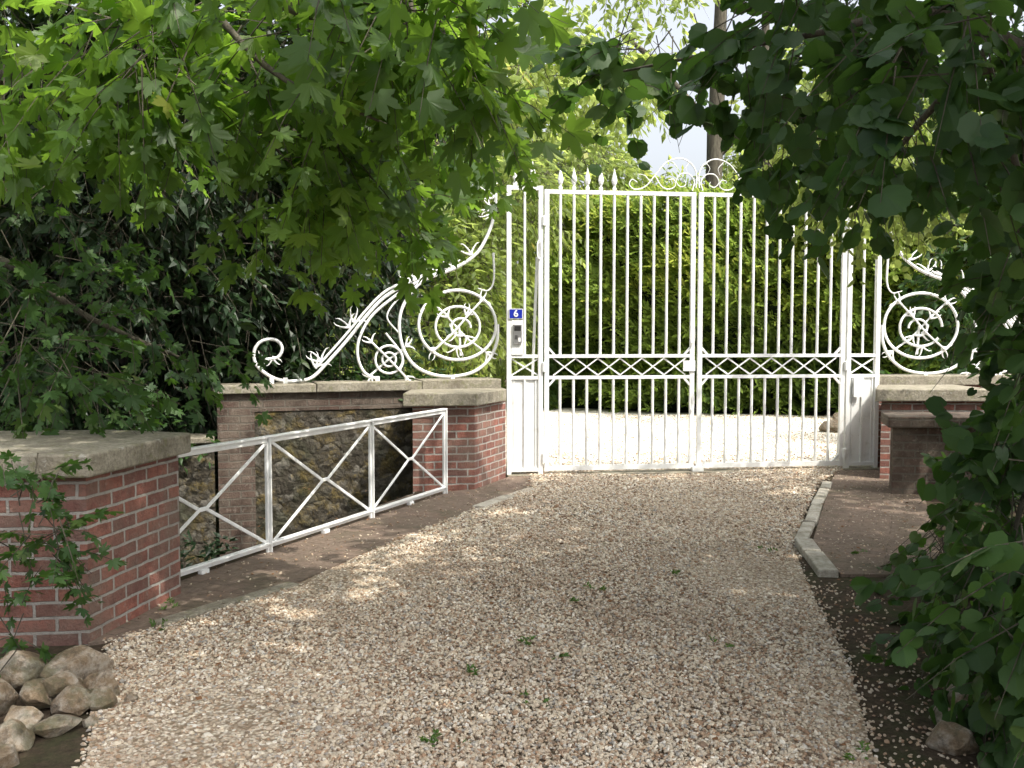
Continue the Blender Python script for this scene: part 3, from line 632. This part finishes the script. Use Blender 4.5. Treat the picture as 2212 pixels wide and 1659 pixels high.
tubes('trunk',[[(3.9,5.6,-.1,.2),(3.9,5.5,1.5,.16),(4.0,5.2,3.5,.13),(4.3,4.5,6,.08)],[(3.9,5.5,1.5,.09),(3.0,4.8,2.6,.05),(2.0,4.2,3.0,.03),(1.2,4.0,2.85,.012),(.5,4.8,2.92,.005)],
 [(3.9,5.4,2.4,.08),(2.6,4.2,2.9,.04),(1.8,3.4,2.4,.015),(1.95,3.3,1.8,.005)],[(3.9,5.5,.6,.07),(2.9,4.6,1.0,.04),(2.3,4.1,.9,.015),(2.1,3.9,.3,.006)],[(4.0,5.2,3.2,.08),(3.4,6.8,3.5,.04),(3.1,8.1,2.9,.012)],
 [(4.0,5.2,3.6,.1),(4.6,8,4.2,.06),(5.0,8.8,3.6,.02)],[(4.3,4.5,6,.08),(3.4,3,6.3,.05),(2,1.6,6.2,.02)]],M['bark'],hz,8,.3)
rb_=empty('laurel_shrub')
emit('foliage',B([(7.2,12.8,2.2,1.6,.7,2.0,420),(9.5,12.5,2.4,1.6,.9,2.4,400),(6.0,12.3,.8,.9,.4,.7,130)],.6,8,.35,1.8,-.3,.2,up=.8,hang=.5),SMALL,.16,M['hazel'],rb_,.3,.004)
# left foreground sprig
sp=empty('elder_shrub')
emit('foliage',B([(-2.15,4.25,.62,.14,.15,.24,15),(-2.25,4.2,.95,.2,.15,.15,6),(-2.2,4.0,.3,.15,.15,.18,8),(-2.4,4.3,.6,.3,.2,.4,20)],.2,6,.3,3,-.6,.1,up=.8,hang=.3),MAPLE,.095,M['hazel'],sp,.3,.003)
# ------------------------------------------------------------------ hedge beyond the gate
hd=empty('conifer_hedge')
def bulge(z): t=np.clip((z-1.0)/1.6,0,1); return .75*t*t*(3-2*t)  # upper hedge pushed forward, shaped to shade its base
def hy(x,z=0): return 19.5-.28*x+.25*np.sin(x*1.3)-bulge(z)
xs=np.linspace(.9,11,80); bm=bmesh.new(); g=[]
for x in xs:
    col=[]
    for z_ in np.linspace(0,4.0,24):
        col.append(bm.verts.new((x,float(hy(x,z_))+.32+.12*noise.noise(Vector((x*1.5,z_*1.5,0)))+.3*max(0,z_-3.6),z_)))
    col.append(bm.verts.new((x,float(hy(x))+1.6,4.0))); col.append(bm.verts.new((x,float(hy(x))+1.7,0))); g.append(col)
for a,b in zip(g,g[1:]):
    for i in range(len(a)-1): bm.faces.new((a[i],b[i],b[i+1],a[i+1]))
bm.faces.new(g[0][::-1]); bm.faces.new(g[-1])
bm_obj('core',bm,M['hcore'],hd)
# sprays: each a drooping plume of fronds
ns=5200; K=14
x=rng.uniform(.9,11,ns); z_=rng.uniform(.05,4.2,ns)
lump=.25*np.sin(x*2.3+1.4*np.sin(z_*1.9))+.15*np.sin(z_*4+x*3)
P0=np.column_stack([x,hy(x,z_)+.12-lump*.8+rng.uniform(-.1,.25,ns)+np.maximum(0,z_-3.9)*.8,z_])
D=norm(np.array([-.75,-.55,.55])+rng.normal(size=P0.shape)*.28)
t=np.linspace(0,1,K)[None,:,None]; L=rng.uniform(.25,.7,(ns,1,1))
P=P0[:,None,:]+D[:,None,:]*t*L+np.array([0,0,-.18])*t*t*L
sd=norm(np.cross(D,np.array([.3,-1,.6]))); sg=np.where(np.arange(K)%2==0,1.,-1.)[None,:,None]
T=norm(D[:,None,:]*.9+sd[:,None,:]*sg*.55+rng.normal(size=P.shape)*.15)
N=np.array([.1,-.7,.7])+rng.normal(size=P.shape)*.35
P=P.reshape(-1,3); T=T.reshape(-1,3); N=N.reshape(-1,3); tt=np.tile(np.linspace(0,1,K),ns)
n2=9000; th=rng.uniform(0,1.8,n2); P2=np.column_stack([.85+rng.uniform(-.15,.2,n2),19.1+th,rng.uniform(0,4.2,n2)]); 
P=np.vstack([P,P2]); T=np.vstack([T,norm(np.array([-.6,-.3,.5])+rng.normal(size=P2.shape)*.4)]); N=np.vstack([N,rng.normal(size=P2.shape)]); N=norm(N-T*(N*T).sum(1,keepdims=True)); X=np.cross(T,N)
tt=np.concatenate([tt,np.full(n2,.0)])
s=rng.uniform(.10,.24,len(P)); V0,F0=FROND
V=P[:,None,:]+s[:,None,None]*(1.7*V0[None,:,0:1]*X[:,None,:]+V0[None,:,1:2]*T[:,None,:]+V0[None,:,2:3]*N[:,None,:])
F=F0[None]+(np.arange(len(P))*len(V0))[:,None,None]
ti=np.clip(-.12+.6*tt+.5*np.clip((P[:,2]-1.0)/1.8,0,1)+.2*cnoise(P,1.6)+rng.normal(0,.12,len(P)),0,.94)  # lit tips and shaded base painted into the frond tint
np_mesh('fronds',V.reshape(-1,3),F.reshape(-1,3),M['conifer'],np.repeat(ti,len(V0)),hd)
# ------------------------------------------------------------------ bright trees beyond
bt=empty('lime_tree')
emit('foliage',B([(-1.4,17,2.2,1.2,.8,2.0,420),(-.6,18,4.2,1.6,1,1.2,330),(1.4,21,5.0,1.6,1,.9,260),(6.8,21.5,5.2,2.2,1,1.2,480),(3.8,22.5,4.8,1.6,1,.5,160),(-.4,22,1.8,2.4,1,2.2,380)],.8,8,.5,1.4,-.3,.1,up=.7,hang=.5),SMALL,.2,M['bright'],bt,.3,.006)
emit('upper_foliage',B([(.9,12.5,5.2,1.2,.8,.5,80),(0,11.5,4.7,.9,.7,.45,70),(6.0,15,5.8,1.3,1,.8,100),(2.2,16,7.2,1.6,.8,.4,70),(1.6,15,5.6,1.2,.8,.4,50)],.55,8,.5,1.6,-.1,.1,up=.7,hang=.5),SMALL,.17,M['bright'],bt,.3,.004)
tubes('trunk',[[(4.4,20.5,-.1,.26),(4.4,20.5,4,.2),(4.5,20.5,8,.15),(4.7,20.5,12,.08)],[(4.45,20.5,6,.1),(3,20.3,7.5,.06),(2.2,20,8,.03)],[(4.5,20.5,5.5,.1),(6,20.5,7,.05)],[(-1.6,18,-.1,.2),(-1.5,18,6,.12)],
 [(5.6,20,-.1,.12),(5.4,20,7,.09),(5.3,20,11,.05)]],M['bark'],bt,8,.3)
# distant woodland
wd=empty('distant_woodland')
wb=[]
for i in range(26):
    x=-34+i*2.75+rng.uniform(-.8,.8); y=rng.uniform(30,38); h=rng.uniform(5.0,6.5) if 2<x<10 else rng.uniform(9,13)
    if x>11: h=rng.uniform(8,12)
    wb.append((x,y,h*.5,2.4,1.6,h*.56,int(46*h)))
emit('foliage',B(wb,1.2,8,.3,.8,-.45,.1,up=.8,hang=.4),SMALL,.42,M['bright'],wd,.3)
tubes('trunks',[[(b[0],b[1],-.1,.25),(b[0]+.3,b[1],b[2]*1.5,.12)] for b in wb],M['bark'],wd,6)
# ivy / ground cover behind left wall, weeds, litter
iv=empty('ivy')
emit('foliage',B([(-1.9,10.3,.95,1.0,.25,.28,160),(-.9,10.9,.9,.7,.4,.3,120),(-5,9.3,.5,2,.5,.4,260)],.25,6,.1,3,-.5,.1,up=.8,hang=.3),SMALL,.09,M['hazel'],iv)
emit('foliage_ditch',B([(-2.9,8.6,-.75,.5,.5,.35,70),(-2.2,7.2,-1.0,.5,.6,.2,60)],.2,6,-.3,3,-.5,.1,up=.8,hang=.1),SMALL,.09,M['dark'],iv)
we=empty('weeds')
wl=[(.32,5.35),(.08,4.65),(-.15,4.2),(-.28,3.5),(-.24,3.48),(.22,4.5),(1.05,4.6),(.5,5.6),(1.3,3.4),(1.1,6.0),(-1.9,4.9),(-2.0,5.3),(1.9,6.7),(2.5,6.6),(.12,3.9)]
emit('leaves',B([(x,y,.02,.06,.06,.02,4) for x,y in wl],.04,6,-.6,3,-2,.1,up=.8,hang=-.2),SMALL,.028,M['weed'],we)
lt=empty('leaf_litter'); n=420
P=np.column_stack([rng.uniform(-2.2,4,n),rng.uniform(3,10.2,n),np.full(n,.035)])
M['litter']=plain('dead_leaf',(.16,.075,.03),.8)
a=rng.uniform(0,6.28,n); T=np.column_stack([np.cos(a),np.sin(a),rng.normal(0,.15,n)]); N=norm(np.array([0,0,1])+rng.normal(size=P.shape)*.25); N=norm(N-T*(N*T).sum(1,keepdims=True)); X=np.cross(T,N)
s=rng.uniform(.015,.045,n); V0,F0=SMALL
V=P[:,None,:]+s[:,None,None]*(V0[None,:,0:1]*X[:,None,:]*1.3+V0[None,:,1:2]*T[:,None,:]+V0[None,:,2:3]*N[:,None,:])
np_mesh('dead_leaves',V.reshape(-1,3),(F0[None]+(np.arange(n)*len(V0))[:,None,None]).reshape(-1,3),M['litter'],None,lt)
# ------------------------------------------------------------------ light, sky, camera
Sd=Vector((.5,-.4,.9)).normalized(); el=math.asin(Sd.z); az=math.atan2(Sd.x,Sd.y)
wo=bpy.data.worlds.new('World'); sc.world=wo; wo.use_nodes=True; nt=wo.node_tree
sky=nt.nodes.new('ShaderNodeTexSky'); sky.sky_type='NISHITA'; sky.sun_disc=False; sky.sun_elevation=el; sky.sun_rotation=az; sky.dust_density=7; sky.air_density=1.0
hs_=nt.nodes.new('ShaderNodeHueSaturation'); hs_.inputs['Saturation'].default_value=.35   # hazy summer sky
hs_.inputs['Value'].default_value=1.3
bg=nt.nodes['Background']; nt.links.new(sky.outputs[0],hs_.inputs['Color']); nt.links.new(hs_.outputs[0],bg.inputs[0]); bg.inputs[1].default_value=.29
su=bpy.data.lights.new('sun','SUN'); su.energy=5; su.angle=math.radians(.53); su.color=(1,.94,.84)
so=link(bpy.data.objects.new('sun',su)); so.rotation_euler=(-Sd).to_track_quat('-Z','Y').to_euler(); so.location=(10,-5,20)
ca=bpy.data.cameras.new('camera'); ca.sensor_width=36; ca.lens=36*2000/2212; ca.clip_end=600
co=link(bpy.data.objects.new('camera',ca)); co.location=(0,0,1.6); co.rotation_euler=(math.radians(90-3.14),0,0); sc.camera=co
sc.view_settings.view_transform='Standard'; sc.view_settings.look='None'; sc.view_settings.exposure=0
